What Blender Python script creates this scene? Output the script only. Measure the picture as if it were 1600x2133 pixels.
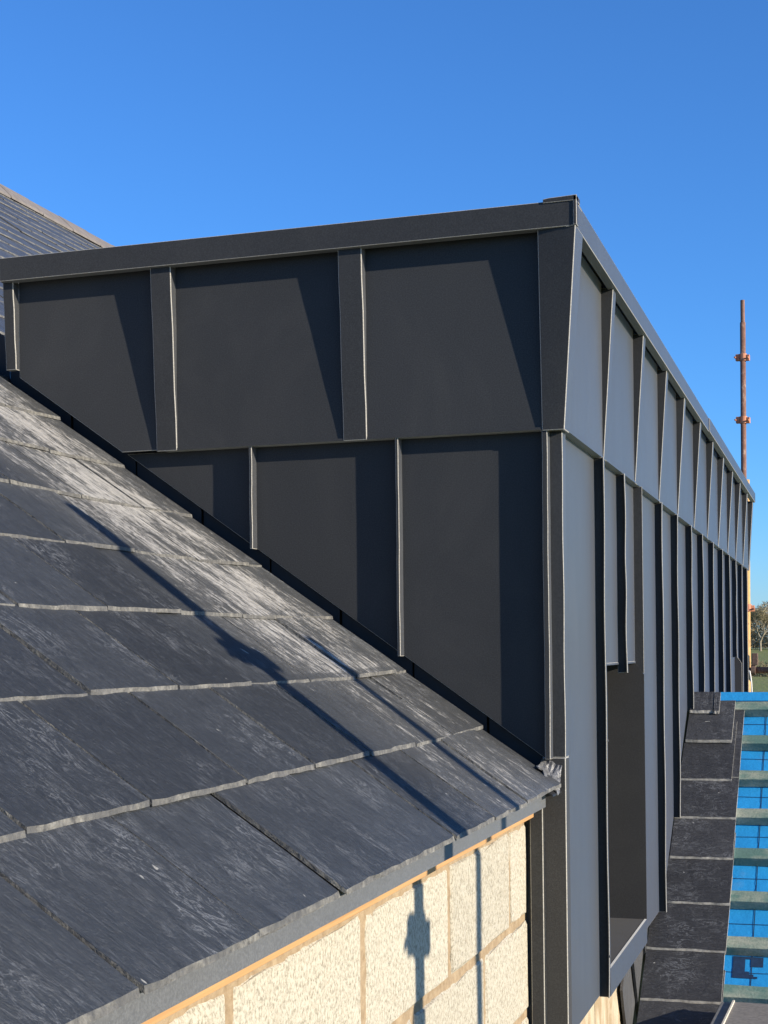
import bpy, bmesh, math, random
from mathutils import Vector, Matrix, Quaternion, noise as mnoise

for o in list(bpy.data.objects):
    bpy.data.objects.remove(o, do_unlink=True)
random.seed(7)
S = bpy.context.scene
COL = S.collection
rad = math.radians

# ------------------------------------------------------------------ camera
CAM = Vector((0.6716, -3.643, -0.5542))
YAW, PITCH, ROLL, FPX, PY = 0.3053, 0.0022, -0.011, 3060.34, 1348.6
cd = bpy.data.cameras.new('camera')
cam = bpy.data.objects.new('camera', cd)
COL.objects.link(cam)
S.camera = cam
fw = Vector((-math.sin(YAW)*math.cos(PITCH), math.cos(YAW)*math.cos(PITCH), math.sin(PITCH)))
rt = Vector((math.cos(YAW), math.sin(YAW), 0))
up = rt.cross(fw)
r2 = math.cos(ROLL)*rt + math.sin(ROLL)*up
u2 = -math.sin(ROLL)*rt + math.cos(ROLL)*up
M = Matrix((r2, u2, -fw)).transposed().to_4x4()
M.translation = CAM
cam.matrix_world = M
cd.sensor_fit = 'VERTICAL'
cd.sensor_height = 36.0
cd.lens = FPX/2133.0*36.0
cd.shift_y = (PY-1066.5)/2133.0
cd.clip_start = 0.05
cd.clip_end = 3000

# ------------------------------------------------------------------ sky, sun, exposure
SUN_AZ = rad(14.0)      # degrees off +X towards -Y
SUN_EL = rad(16.5)
sun_dir = Vector((math.cos(SUN_AZ)*math.cos(SUN_EL), -math.sin(SUN_AZ)*math.cos(SUN_EL), math.sin(SUN_EL)))
W = bpy.data.worlds.new('World')
S.world = W
W.use_nodes = True
nt = W.node_tree
bg = nt.nodes['Background']
sky = nt.nodes.new('ShaderNodeTexSky')
sky.sky_type = 'NISHITA'
sky.sun_disc = False
sky.sun_elevation = SUN_EL
sky.sun_rotation = math.atan2(sun_dir.x, sun_dir.y)
sky.altitude = 0
sky.air_density = 1.0
sky.dust_density = 0.15
sky.ozone_density = 9.5
nt.links.new(sky.outputs[0], bg.inputs[0])
bg.inputs[1].default_value = 0.138
sl = bpy.data.lights.new('sun', 'SUN')
sl.energy = 4.9
sl.angle = rad(0.5)
sl.color = (1.0, 0.89, 0.73)
so = bpy.data.objects.new('sun', sl)
COL.objects.link(so)
so.rotation_euler = (-sun_dir).to_track_quat('-Z', 'Y').to_euler()
so.location = sun_dir*60
S.view_settings.view_transform = 'Standard'
S.view_settings.look = 'None'
S.view_settings.exposure = 0.72
S.view_settings.gamma = 1.0
S.view_settings.use_curve_mapping = False
S.render.engine = 'CYCLES'

# ------------------------------------------------------------------ materials
class N:
    """small node-graph helper"""
    def __init__(s, name):
        s.m = bpy.data.materials.new(name)
        s.m.use_nodes = True
        s.t = s.m.node_tree
        s.b = s.t.nodes['Principled BSDF']
    def n(s, typ, **kw):
        x = s.t.nodes.new(typ)
        for k, v in kw.items():
            setattr(x, k, v)
        return x
    def l(s, a, b):
        s.t.links.new(a, b)
    def val(s, sock, v):
        if hasattr(v, 'links'):
            s.l(v, sock)
        else:
            sock.default_value = v
    def pos(s):
        return s.n('ShaderNodeNewGeometry').outputs['Position']
    def mapping(s, vec, rot=(0, 0, 0), scale=(1, 1, 1), loc=(0, 0, 0)):
        x = s.n('ShaderNodeMapping')
        s.l(vec, x.inputs[0])
        x.inputs['Location'].default_value = loc
        x.inputs['Rotation'].default_value = rot
        x.inputs['Scale'].default_value = scale
        return x.outputs[0]
    def noise(s, vec, scale, detail=4, rough=0.55, dist=0.0):
        x = s.n('ShaderNodeTexNoise')
        s.l(vec, x.inputs['Vector'])
        x.inputs['Scale'].default_value = scale
        x.inputs['Detail'].default_value = detail
        x.inputs['Roughness'].default_value = rough
        x.inputs['Distortion'].default_value = dist
        return x.outputs[0]
    def ramp(s, fac, stops):
        x = s.n('ShaderNodeValToRGB')
        s.l(fac, x.inputs[0])
        e = x.color_ramp.elements
        while len(e) > 1:
            e.remove(e[-1])
        e[0].position = stops[0][0]
        e[0].color = col(stops[0][1])
        for p, c in stops[1:]:
            k = e.new(p)
            k.color = col(c)
        return x.outputs[0]
    def mix(s, fac, a, b, mode='MIX'):
        x = s.n('ShaderNodeMix', data_type='RGBA', blend_type=mode)
        s.val(x.inputs[0], fac)
        s.val(x.inputs[6], col(a) if not hasattr(a, 'links') else a)
        s.val(x.inputs[7], col(b) if not hasattr(b, 'links') else b)
        return x.outputs[2]
    def math(s, op, a, b=0.0, c=0.0):
        x = s.n('ShaderNodeMath', operation=op)
        s.val(x.inputs[0], a)
        s.val(x.inputs[1], b)
        s.val(x.inputs[2], c)
        return x.outputs[0]
    def bump(s, h, strength=0.3, dist=0.01, normal=None):
        x = s.n('ShaderNodeBump')
        x.inputs['Strength'].default_value = strength
        x.inputs['Distance'].default_value = dist
        s.l(h, x.inputs['Height'])
        if normal is not None:
            s.l(normal, x.inputs['Normal'])
        s.l(x.outputs[0], s.b.inputs['Normal'])
        return x.outputs[0]
    def set(s, color=None, rough=None, metal=None, spec=None):
        if color is not None:
            s.val(s.b.inputs['Base Color'], color if hasattr(color, 'links') else col(color))
        if rough is not None:
            s.val(s.b.inputs['Roughness'], rough)
        if metal is not None:
            s.b.inputs['Metallic'].default_value = metal
        if spec is not None:
            s.b.inputs['Specular IOR Level'].default_value = spec
        return s

def col(c):
    if isinstance(c, (int, float)):
        c = (c, c, c)
    return tuple(c) + (1.0,) if len(c) == 3 else tuple(c)

def objrand(m):
    return m.n('ShaderNodeObjectInfo').outputs['Random']

TH = 0.6183                      # roof pitch
cT, sT = math.cos(TH), math.sin(TH)

def mat_metal(name, base, rough=0.5, sheen=0.3):
    m = N(name)
    m.b.inputs['Sheen Weight'].default_value = sheen
    m.b.inputs['Sheen Roughness'].default_value = 0.35
    m.b.inputs['Sheen Tint'].default_value = (0.98, 0.99, 1.0, 1)
    p = m.pos()
    fine = m.noise(p, 900, 2, 0.7)
    mid = m.noise(p, 300, 3, 0.7)
    big = m.noise(p, 2.2, 3, 0.5)
    c1 = m.mix(m.math('MULTIPLY', fine, 0.9), [x*0.72 for x in base], [x*1.35 for x in base])
    c2 = m.mix(m.ramp(mid, [(0.40, 0), (0.68, 1)]), c1, m.mix(0.7, c1, [x*1.9 for x in base]))
    c3 = m.mix(m.math('MULTIPLY', big, 0.35), c2, [x*0.8 for x in base])
    dust = m.ramp(m.noise(m.mapping(p, scale=(1, 1, 0.6)), 2.6, 7, 0.68, 0.8), [(0.50, 0), (0.72, 1)])
    c3 = m.mix(m.math('MULTIPLY', dust, 0.10), c3, (0.13, 0.125, 0.115))
    rv = m.math('MULTIPLY_ADD', objrand(m), 0.20, 0.90)
    cc = m.n('ShaderNodeMix', data_type='RGBA', blend_type='MULTIPLY')
    cc.inputs[0].default_value = 1
    m.l(c3, cc.inputs[6])
    comb = m.n('ShaderNodeCombineColor')
    for i in range(3):
        m.l(rv, comb.inputs[i])
    m.l(comb.outputs[0], cc.inputs[7])
    m.set(cc.outputs[2], m.math('MULTIPLY_ADD', mid, 0.16, rough-0.08), 0.0, 0.14)
    wob = m.noise(m.mapping(p, scale=(1, 1, 0.35)), 5.5, 2, 0.4)
    h = m.math('ADD', m.math('MULTIPLY', wob, 1.0), m.math('MULTIPLY', fine, 0.02))
    m.bump(h, 0.17, 0.012)
    return m.m

M_METAL = mat_metal('anthracite_coated_metal', (0.033, 0.0345, 0.0365), 0.40, 0.70)
M_METAL2 = mat_metal('warm_dark_metal', (0.041, 0.0405, 0.040), 0.42, 0.06)
M_EDGE_GLINT = mat_metal('fold_edge_highlight', (0.34, 0.325, 0.29), 0.42, 0.2)  # paler metal for bevels: sunlit highlights along the folds put into the colour
M_FASCIA = mat_metal('grey_fascia_metal', (0.095, 0.098, 0.102), 0.42)

def mat_slate(name, streaks=True, base=(0.036, 0.0405, 0.046), whites=1.15, wet=0.30):
    m = N(name)
    geo = m.pos()
    if streaks:   # x = down slope, y = along the eaves, z = normal of the main roof
        v = m.mapping(geo, rot=(0, -TH, 0)) if False else None
        sep = m.n('ShaderNodeSeparateXYZ')
        m.l(geo, sep.inputs[0])
        s_ = m.math('SUBTRACT', m.math('MULTIPLY', sep.outputs[0], cT), m.math('MULTIPLY', sep.outputs[2], sT))
        cx = m.n('ShaderNodeCombineXYZ')
        m.l(s_, cx.inputs[0])
        m.l(sep.outputs[1], cx.inputs[1])
        v = cx.outputs[0]
        ycoord = sep.outputs[1]
    else:
        sep = m.n('ShaderNodeSeparateXYZ')
        m.l(geo, sep.inputs[0])
        v = geo
        ycoord = None
    r = objrand(m)
    off = m.n('ShaderNodeVectorMath', operation='ADD')
    m.l(v, off.inputs[0])
    rc = m.n('ShaderNodeCombineXYZ')
    for i, f in enumerate((37.0, 91.0, 53.0)):
        m.l(m.math('MULTIPLY', r, f), rc.inputs[i])
    m.l(rc.outputs[0], off.inputs[1])
    vo = off.outputs[0]
    grain = m.noise(m.mapping(vo, rot=(0, 0, 0.25), scale=(20, 95, 30)), 1.0, 7, 0.72, 0.7)
    cloud = m.noise(vo, 6, 4, 0.55)
    fine = m.noise(m.mapping(vo, rot=(0, 0, -0.3), scale=(1, 2.2, 1)), 90, 5, 0.7, 0.8)
    c = m.mix(m.ramp(grain, [(0.3, 0), (0.75, 1)]), [x*0.62 for x in base], [x*1.35 for x in base])
    c = m.mix(m.math('MULTIPLY', cloud, 0.5), c, (base[0]*1.25, base[1]*1.15, base[2]*1.0))
    tone = m.math('MULTIPLY_ADD', r, 0.5, 0.75)
    tc = m.n('ShaderNodeCombineColor')
    for i in range(3):
        m.l(tone, tc.inputs[i])
    c = m.mix(1.0, c, tc.outputs[0], 'MULTIPLY')
    # wispy pale scratches
    wv = m.noise(m.mapping(vo, rot=(0, 0, 0.5), scale=(1, 2.6, 1)), 11, 6, 0.68, 1.3)
    wisp = m.ramp(m.math('ABSOLUTE', m.math('SUBTRACT', wv, 0.5)), [(0.0, 1), (0.012, 0.35), (0.03, 0)])
    wm = m.ramp(m.noise(vo, 5.5, 4, 0.65), [(0.46, 0), (0.68, 1)])
    wisp = m.math('MULTIPLY', m.math('MULTIPLY', wisp, wm), 0.62*whites)
    c = m.mix(wisp, c, (0.30, 0.31, 0.32))
    fl = m.noise(m.mapping(vo, rot=(0, 0, 0.95), scale=(55, 190, 1)), 1.0, 4, 0.7, 0.6)
    c = m.mix(m.math('MULTIPLY', m.ramp(fl, [(0.56, 0), (0.70, 1)]), 0.30), c, (0.17, 0.18, 0.195))
    dk_ = m.noise(m.mapping(vo, rot=(0, 0, 0.3), scale=(10, 28, 1)), 1.0, 6, 0.7, 0.9)
    c = m.mix(m.math('MULTIPLY', m.ramp(dk_, [(0.32, 1), (0.46, 0)]), 0.45), c, [x*0.45 for x in base])
    chips = m.ramp(m.noise(m.mapping(vo, scale=(1, 1.7, 1)), 26, 2, 0.5, 0.4), [(0.755, 0), (0.775, 1)])
    c = m.mix(m.math('MULTIPLY', chips, 0.6*whites), c, (0.45, 0.44, 0.40))
    if streaks:
        # lime run-off streaks beside the cheek
        band = m.ramp(m.math('MULTIPLY_ADD', ycoord, 1.0, 1.0), [(0.10, 0), (0.30, 0.7), (0.48, 1), (0.78, 1.0), (0.90, 0.7), (1.0, 0.45)])
        wob = m.noise(m.mapping(v, scale=(1.0, 2.2, 1)), 3.4, 4, 0.6)
        st = m.noise(m.mapping(vo, rot=(0, 0, 0.10), scale=(7, 42, 1)), 1.0, 7, 0.75, 1.4)
        st2 = m.noise(m.mapping(vo, rot=(0, 0, -0.25), scale=(1, 2.0, 1)), 34, 5, 0.7, 1.2)
        up_ = m.ramp(m.math('MULTIPLY_ADD', s_, 0.5, 1.0), [(0.38, 1.0), (0.85, 1.0), (1.0, 0.95), (1.12, 0.85), (1.22, 0.66)])
        a = m.math('MULTIPLY', m.math('MULTIPLY', band, up_), m.ramp(wob, [(0.36, 0.55), (0.55, 1.0)]))
        q = m.math('MULTIPLY_ADD', st, 0.62, m.math('MULTIPLY', st2, 0.50))
        thr = m.math('MULTIPLY_ADD', a, -0.30, 0.765)
        x = m.n('ShaderNodeMapRange')
        m.l(q, x.inputs[0])
        m.l(thr, x.inputs[1])
        m.l(m.math('ADD', thr, 0.13), x.inputs[2])
        lime = m.math('MULTIPLY', x.outputs[0], 0.9)
        c = m.mix(lime, c, (0.52, 0.50, 0.46))
        haze_ = m.math('MULTIPLY', a, 0.20)
        c = m.mix(haze_, c, (0.30, 0.29, 0.26))
    m.set(c, m.math('MULTIPLY_ADD', fine, 0.22, wet), 0.0, 0.5)
    h = m.math('ADD', m.math('MULTIPLY', grain, 0.55), m.math('ADD', m.math('MULTIPLY', cloud, 0.7), m.math('MULTIPLY', fine, 0.28)))
    m.bump(h, 0.85, 0.010)
    return m.m

M_SLATE = mat_slate('riven_slate')
M_SLATE_R = mat_slate('riven_slate_new', False, (0.036, 0.037, 0.040), 1.25, 0.42)

M_SLATE_U = mat_slate('riven_slate_upright', False, (0.060, 0.062, 0.066), 0.5, 0.5)

def mat_slate_edge():
    m = N('slate_broken_edge')
    p = m.pos()
    a = m.noise(m.mapping(p, scale=(1, 1, 1)), 70, 4, 0.7)
    b = m.noise(p, 9, 3, 0.5)
    c = m.mix(m.ramp(a, [(0.3, 0), (0.7, 1)]), (0.03, 0.03, 0.031), (0.25, 0.24, 0.21))
    b2 = m.noise(p, 17, 4, 0.6)
    c = m.mix(m.ramp(b2, [(0.40, 0), (0.62, 0.75)]), c, (0.055, 0.056, 0.058))
    c = m.mix(m.math('MULTIPLY', b, 0.35), c, (0.12, 0.118, 0.112))
    m.set(c, 0.8)
    m.bump(a, 0.8, 0.006)
    return m.m
M_EDGE = mat_slate_edge()

def mat_simple(name, base, rough=0.7, var=0.3, scale=20, metal=0.0, bump=0.15, dist=0.005, stretch=(1, 1, 1)):
    m = N(name)
    p = m.mapping(m.pos(), scale=stretch)
    a = m.noise(p, scale, 5, 0.6)
    c = m.mix(m.ramp(a, [(0.3, 0), (0.7, 1)]), [x*(1-var) for x in base], [min(1, x*(1+var)) for x in base])
    m.set(c, rough, metal)
    if bump:
        m.bump(a, bump, dist)
    return m.m

M_EDGE_R = mat_simple('fresh_cut_slate_edge', (0.30, 0.29, 0.26), 0.8, 0.35, 60)
M_DARK = mat_simple('dark_void', (0.010, 0.010, 0.011), 0.9, 0.2, 10)
M_DECK = mat_simple('roof_underlay_dark', (0.03, 0.028, 0.026), 0.9, 0.3, 30)
M_SOAKER = mat_simple('soaker_metal', (0.018, 0.019, 0.022), 0.5, 0.2, 15)
M_RIDGE = mat_simple('ridge_tile_clay', (0.17, 0.15, 0.135), 0.8, 0.2, 12)
M_LEAD = mat_simple('crumpled_lead', (0.15, 0.15, 0.15), 0.45, 0.45, 60, 0.3, 0.6, 0.01)
M_GLASS = N('dark_glass').set((0.01, 0.012, 0.014), 0.05, 0.0, 0.6).m
M_RUSTDARK = mat_simple('coupler_dark', (0.12, 0.075, 0.055), 0.75, 0.5, 40)

def mat_block():
    m = N('aggregate_block')
    p = m.pos()
    r = objrand(m)
    n1 = m.noise(m.mapping(p, scale=(1, 1, 0.85)), 150, 4, 0.75, 0.3)
    n2 = m.noise(p, 36, 4, 0.6, 0.4)
    n3 = m.noise(p, 4, 3, 0.5)
    c = m.mix(m.ramp(n1, [(0.36, 0), (0.46, 0.55), (0.56, 1)]), (0.19, 0.17, 0.125), (0.50, 0.46, 0.37))
    c = m.mix(m.ramp(n2, [(0.52, 0), (0.75, 0.5)]), c, (0.36, 0.31, 0.235))
    c = m.mix(m.math('MULTIPLY', n3, 0.3), c, (0.42, 0.385, 0.31))
    tone = m.math('MULTIPLY_ADD', r, 0.16, 0.90)
    tc = m.n('ShaderNodeCombineColor')
    for i in range(3):
        m.l(tone, tc.inputs[i])
    c = m.mix(1.0, c, tc.outputs[0], 'MULTIPLY')
    m.set(c, 0.92, 0, 0.2)
    m.bump(m.math('ADD', n1, m.math('MULTIPLY', n2, 0.6)), 0.55, 0.006)
    return m.m
M_BLOCK = mat_block()

def mat_mortar():
    m = N('buff_mortar')
    p = m.pos()
    a = m.noise(p, 55, 5, 0.65)
    b = m.noise(p, 7, 3, 0.5)
    c = m.mix(m.ramp(a, [(0.3, 0), (0.7, 1)]), (0.22, 0.155, 0.09), (0.38, 0.29, 0.185))
    c = m.mix(m.math('MULTIPLY', b, 0.4), c, (0.31, 0.24, 0.16))
    m.set(c, 0.95, 0, 0.15)
    m.bump(a, 0.7, 0.008)
    return m.m
M_MORTAR = mat_mortar()

def mat_wood(name, a_, b_, axis='y', rough=0.65):
    m = N(name)
    p = m.pos()
    sc = {'y': (40, 1.2, 60), 'x': (1.2, 40, 60)}[axis]
    n1 = m.noise(m.mapping(p, scale=sc), 1.0, 5, 0.6, 1.2)
    n2 = m.noise(p, 5, 3, 0.5)
    c = m.mix(m.ramp(n1, [(0.3, 0), (0.7, 1)]), a_, b_)
    c = m.mix(m.math('MULTIPLY', n2, 0.4), c, [x*0.75 for x in a_])
    m.set(c, rough)
    m.bump(n1, 0.25, 0.004)
    return m.m
def mat_sheath():
    m = N('tan_sheathing')
    p = m.pos()
    a = m.noise(m.mapping(p, scale=(1, 1, 0.45)), 11, 6, 0.62, 1.0)
    b = m.noise(p, 70, 4, 0.7)
    c = m.mix(m.ramp(a, [(0.38, 0), (0.62, 1)]), (0.29, 0.21, 0.12), (0.50, 0.43, 0.31))
    c = m.mix(m.math('MULTIPLY', b, 0.4), c, (0.45, 0.36, 0.24))
    m.set(c, 0.85, 0, 0.2)
    m.bump(m.math('ADD', a, b), 0.5, 0.006)
    return m.m
M_SHEATH = mat_sheath()
M_TIMBER = mat_wood('pine_strip', (0.36, 0.19, 0.07), (0.54, 0.32, 0.14), 'y')

def mat_batten():
    m = N('treated_batten')
    p = m.pos()
    r = objrand(m)
    n1 = m.noise(m.mapping(p, scale=(1.5, 30, 50)), 1.0, 5, 0.6, 1.0)
    n2 = m.noise(m.mapping(p, scale=(1, 2, 2)), 5, 4, 0.6)
    n3 = m.noise(p, 110, 3, 0.6)
    c = m.mix(n1, (0.06, 0.135, 0.11), (0.13, 0.22, 0.185))
    c = m.mix(m.ramp(n2, [(0.45, 0), (0.66, 0.8)]), c, (0.40, 0.39, 0.30))
    c = m.mix(m.math('MULTIPLY', m.ramp(n3, [(0.4, 1), (0.5, 0)]), 0.3), c, (0.05, 0.10, 0.085))
    c = m.mix(m.math('MULTIPLY', r, 0.25), c, (0.12, 0.22, 0.19))
    m.set(c, 0.75)
    m.bump(m.math('ADD', n1, n3), 0.4, 0.004)
    return m.m
M_BATTEN = mat_batten()

def mat_membrane():
    m = N('blue_breather_membrane')
    p = m.pos()
    n2 = m.noise(p, 6, 4, 0.6)
    n3 = m.noise(m.mapping(p, scale=(1, 1, 1)), 170, 2, 0.6)
    c = m.mix(n3, (0.008, 0.205, 0.50), (0.025, 0.33, 0.70))
    c = m.mix(m.ramp(n2, [(0.60, 0), (0.78, 0.5)]), c, (0.16, 0.30, 0.45))
    m.set(c, 0.55)
    m.bump(m.math('ADD', m.math('MULTIPLY', n2, 1.0), m.math('MULTIPLY', n3, 0.06)), 0.35, 0.02)
    return m.m
M_MEMB = mat_membrane()
M_PRINT = mat_simple('membrane_print', (0.010, 0.030, 0.075), 0.6, 0.3, 60)
M_DECKTOP = mat_simple('grey_deck_felt', (0.20, 0.185, 0.165), 0.85, 0.25, 60)
M_DECKTRIM = mat_simple('grey_deck_trim', (0.17, 0.17, 0.165), 0.6, 0.2, 30)
M_BEAD = mat_simple('pale_bead', (0.62, 0.57, 0.46), 0.6, 0.15, 40)

def mat_rust(name, a_, b_, c_):
    m = N(name)
    p = m.pos()
    n1 = m.noise(p, 12, 5, 0.7)
    n2 = m.noise(m.mapping(p, scale=(1, 1, 0.35)), 45, 4, 0.65)
    c = m.mix(m.ramp(n1, [(0.35, 0), (0.65, 1)]), a_, b_)
    c = m.mix(m.ramp(n2, [(0.55, 0), (0.7, 1)]), c, c_)
    m.set(c, 0.7, 0.0)
    m.bump(n2, 0.3, 0.004)
    return m.m
M_RUST = mat_rust('rusty_tube', (0.15, 0.07, 0.045), (0.23, 0.115, 0.075), (0.38, 0.26, 0.19))
M_YELLOW = mat_rust('yellow_tube', (0.50, 0.30, 0.10), (0.58, 0.37, 0.14), (0.30, 0.15, 0.07))
M_COUPLER = mat_rust('orange_coupler', (0.46, 0.17, 0.085), (0.55, 0.24, 0.13), (0.30, 0.12, 0.07))
M_ROPE = mat_simple('white_rope', (0.75, 0.72, 0.68), 0.8, 0.1, 30)

def mat_field():
    m = N('field_grass')
    p = m.pos()
    a = m.noise(p, 0.05, 5, 0.6)
    b = m.noise(p, 1.6, 5, 0.65)
    c = m.mix(a, (0.17, 0.225, 0.07), (0.25, 0.27, 0.10))
    c = m.mix(m.ramp(b, [(0.4, 0), (0.7, 0.8)]), c, (0.22, 0.19, 0.10))
    m.set(c, 0.95, 0, 0.1)
    m.bump(b, 0.6, 0.2)
    return m.m
M_FIELD = mat_field()
M_BARK = mat_simple('pale_bark', (0.27, 0.23, 0.16), 0.9, 0.35, 3)
M_TWIG = mat_simple('olive_twigs', (0.27, 0.225, 0.13), 0.9, 0.4, 1.5)
M_HEDGE = mat_simple('brown_hedge_twigs', (0.25, 0.205, 0.12), 0.9, 0.45, 1.0)

# ------------------------------------------------------------------ mesh helpers
class MB:
    def __init__(s):
        s.v, s.f, s.mi = [], [], []
    def add(s, verts, faces, mi=0):
        b = len(s.v)
        s.v += [Vector(v) for v in verts]
        for k, f in enumerate(faces):
            s.f.append([b+i for i in f])
            s.mi.append(mi[k] if isinstance(mi, list) else mi)
        return s
    def box(s, x0, x1, y0, y1, z0, z1, mi=0):
        v = [(x0, y0, z0), (x1, y0, z0), (x1, y1, z0), (x0, y1, z0), (x0, y0, z1), (x1, y0, z1), (x1, y1, z1), (x0, y1, z1)]
        return s.add(v, [(3, 2, 1, 0), (4, 5, 6, 7), (0, 1, 5, 4), (1, 2, 6, 5), (2, 3, 7, 6), (3, 0, 4, 7)], mi)
    def loft(s, rings, caps=True, mi=0):
        n = len(rings[0])
        v = [p for r in rings for p in r]
        f = []
        for i in range(len(rings)-1):
            for j in range(n):
                k = (j+1) % n
                f.append((i*n+j, i*n+k, (i+1)*n+k, (i+1)*n+j))
        if caps:
            f.append(tuple(reversed(range(n))))
            f.append(tuple((len(rings)-1)*n+j for j in range(n)))
        return s.add(v, f, mi)
    def prism(s, pts, d, mi=0):
        """pts: polygon of 3D points, d: extrusion vector"""
        d = Vector(d)
        return s.loft([[Vector(p) for p in pts], [Vector(p)+d for p in pts]], True, mi)
    def tube(s, p0, p1, r0, r1=None, n=12, caps=True, mi=0):
        r1 = r0 if r1 is None else r1
        p0, p1 = Vector(p0), Vector(p1)
        q = (p1-p0).to_track_quat('Z', 'Y')
        rings = []
        for p, r in ((p0, r0), (p1, r1)):
            rings.append([p+q @ Vector((r*math.cos(2*math.pi*i/n), r*math.sin(2*math.pi*i/n), 0)) for i in range(n)])
        return s.loft(rings, caps, mi)
    def mesh(s, name, mats, base=Vector(), smooth=False):
        me = bpy.data.meshes.new(name)
        me.from_pydata([tuple(v-base) for v in s.v], [], s.f)
        for m in (mats if isinstance(mats, (list, tuple)) else [mats]):
            me.materials.append(m)
        for p, i in zip(me.polygons, s.mi):
            p.material_index = i
            p.use_smooth = smooth
        bm = bmesh.new()
        bm.from_mesh(me)
        bmesh.ops.recalc_face_normals(bm, faces=bm.faces)
        bm.to_mesh(me)
        bm.free()
        me.update()
        return me

WORLD = {}
def wpos(o):
    return WORLD.get(o.name, Vector()) if o else Vector()

def part(name, mb, mat, parent=None, bevel=0.0, smooth=False, label=None, kind=None, seg=2):
    base = wpos(parent)
    edge_glint = bevel and mat in (M_METAL, M_METAL2)  # bevelled dark metal gets its bright edge lines painted by a lighter slot
    o = bpy.data.objects.new(name, mb.mesh(name, [mat, M_EDGE_GLINT] if edge_glint else mat, base, smooth))
    COL.objects.link(o)
    if parent:
        o.parent = parent
    WORLD[o.name] = base.copy()
    if bevel:
        b = o.modifiers.new('bevel', 'BEVEL')
        b.width = bevel
        b.segments = seg
        b.limit_method = 'ANGLE'
        b.angle_limit = rad(40)
        if edge_glint:
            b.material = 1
    if label:
        o['label'] = label
    if kind:
        o['kind'] = kind
    return o

def inst(name, mesh, mat4, parent):
    o = bpy.data.objects.new(name, mesh)
    COL.objects.link(o)
    o.parent = parent
    o.matrix_local = Matrix.Translation(-wpos(parent)) @ mat4
    return o

def thing(name, loc, label, cat, group=None):
    o = bpy.data.objects.new(name, None)
    COL.objects.link(o)
    o.location = loc
    WORLD[o.name] = Vector(loc)
    o.empty_display_size = 0.1
    o['label'] = label
    o['category'] = cat
    if group:
        o['group'] = group
    return o

def structure(name, mb, mat, smooth=False):
    return part(name, mb, mat, None, 0, smooth, None, 'structure')

# ------------------------------------------------------------------ main roof geometry
C0 = -0.74016
def roof_z(x, off=0.0):            # height of the slate surface of the main roof
    return (C0+off-sT*x)/cT
ES = Vector((cT, 0, -sT)); EY = Vector((0, 1, 0)); EN = Vector((sT, 0, cT))
RY0, RZ0, RS = 3.235, -0.757, math.tan(0.6183)
def wing_z(y):                     # height of the slate surface of the wing roof
    return RZ0-(RY0-y)*RS

# ------------------------------------------------------------------ ground
mb = MB()
ys = [-400, -60, 0, 30, 60, 100, 150, 200, 260, 400, 700, 1400]
xs = [-900, -400, -150, -60, -25, -10, 0, 10, 30, 80, 200, 500, 900]
def ground_z(x, y):
    if y < 40: return -6.6
    if y < 210: return -6.6+5.9*((y-40)/170.0)**0.9
    return -0.7-0.002*(y-210)
g = [[(x, y, ground_z(x, y)) for x in xs] for y in ys]
V = [p for r in g for p in r]
F = []
nx = len(xs)
for j in range(len(ys)-1):
    for i in range(nx-1):
        F.append((j*nx+i, j*nx+i+1, (j+1)*nx+i+1, (j+1)*nx+i))
mb.add(V, F)
structure('field', mb, M_FIELD, True)

# ------------------------------------------------------------------ dormer
D = thing('dormer', (-0.8, 0.0, -0.9), 'box dormer clad in dark anthracite standing seam metal with tapered ribs above', 'dormer')
ZT, ZF = 0.555, 0.490             # top and bottom of the parapet fascia
YEND = 7.31
DR = 0.033                        # rib projection at the top
LP = 0.030                        # recess of the lower cladding on the cheek
LX = -0.020                       # plane of the lower cladding on the long front

# inner body so that no light leaks through
mb = MB()
mb.box(-1.55, -0.32, 0.10, YEND-0.05, -0.75, 0.47)
mb.box(-0.32, -0.03, 0.10, 0.60, -1.545, 0.47)
mb.box(-0.32, -0.03, 1.43, YEND-0.05, -1.545, 0.47)
mb.box(-0.32, -0.10, 0.10, YEND-0.05, -6.5, -1.546)
mb.box(-0.32, -0.03, 0.60, 1.43, -0.585, 0.47)
mb.box(-0.32, -0.03, 0.60, 1.43, -1.545, -1.51)
part('wall_core', mb, M_DARK, D)

# --- cheek, upper tier
ribsA = [(-1.120, -1.059), (-0.581, -0.516)]
up_x = [(-1.545, -1.116), (-1.063, -0.577), (-0.520, -0.050)]
def cheek_poly(x0, x1, ztop, zb, off):
    pts = [(x0, ztop), (x1, ztop)]
    f = lambda x: roof_z(x)+off
    zr1, zr0 = f(x1), f(x0)
    pts.append((x1, max(zb, zr1)))
    if zr1 < zb < zr0:
        pts.append(((C0-(zb-off)*cT)/sT, zb))
    pts.append((x0, max(zb, zr0)))
    return pts
for x0, x1 in up_x:
    pts = cheek_poly(x0, x1, ZF+0.02, 0.0, 0.036)
    part('cladding_panel', MB().prism([(x, 0.0, z) for x, z in pts], (0, 0.006, 0)), M_METAL, D, 0.0015)
def taper_rib(x0, x1, zt, zb, dt, db, zfull):
    """a box rib on the cheek whose front leans out towards the top"""
    m_ = MB()
    rings = []
    for i in range(7):
        t = i/6
        z = zb+(zt-zb)*t
        d = db+(dt-db)*(z-zfull)/(zt-zfull)
        w = 0.0008*math.sin(i*2.1)
        rings.append([(x0+w, -d, z), (x1+w, -d, z), (x1+w, 0.003, z), (x0+w, 0.003, z)])
    m_.loft(rings)
    return m_
for x0, x1 in ribsA:
    zb = max(-0.004, roof_z(x1)+0.05)
    part('rib', taper_rib(x0, x1, ZF+0.004, zb, DR, 0.004, 0.0), M_METAL, D, 0.002)
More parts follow.
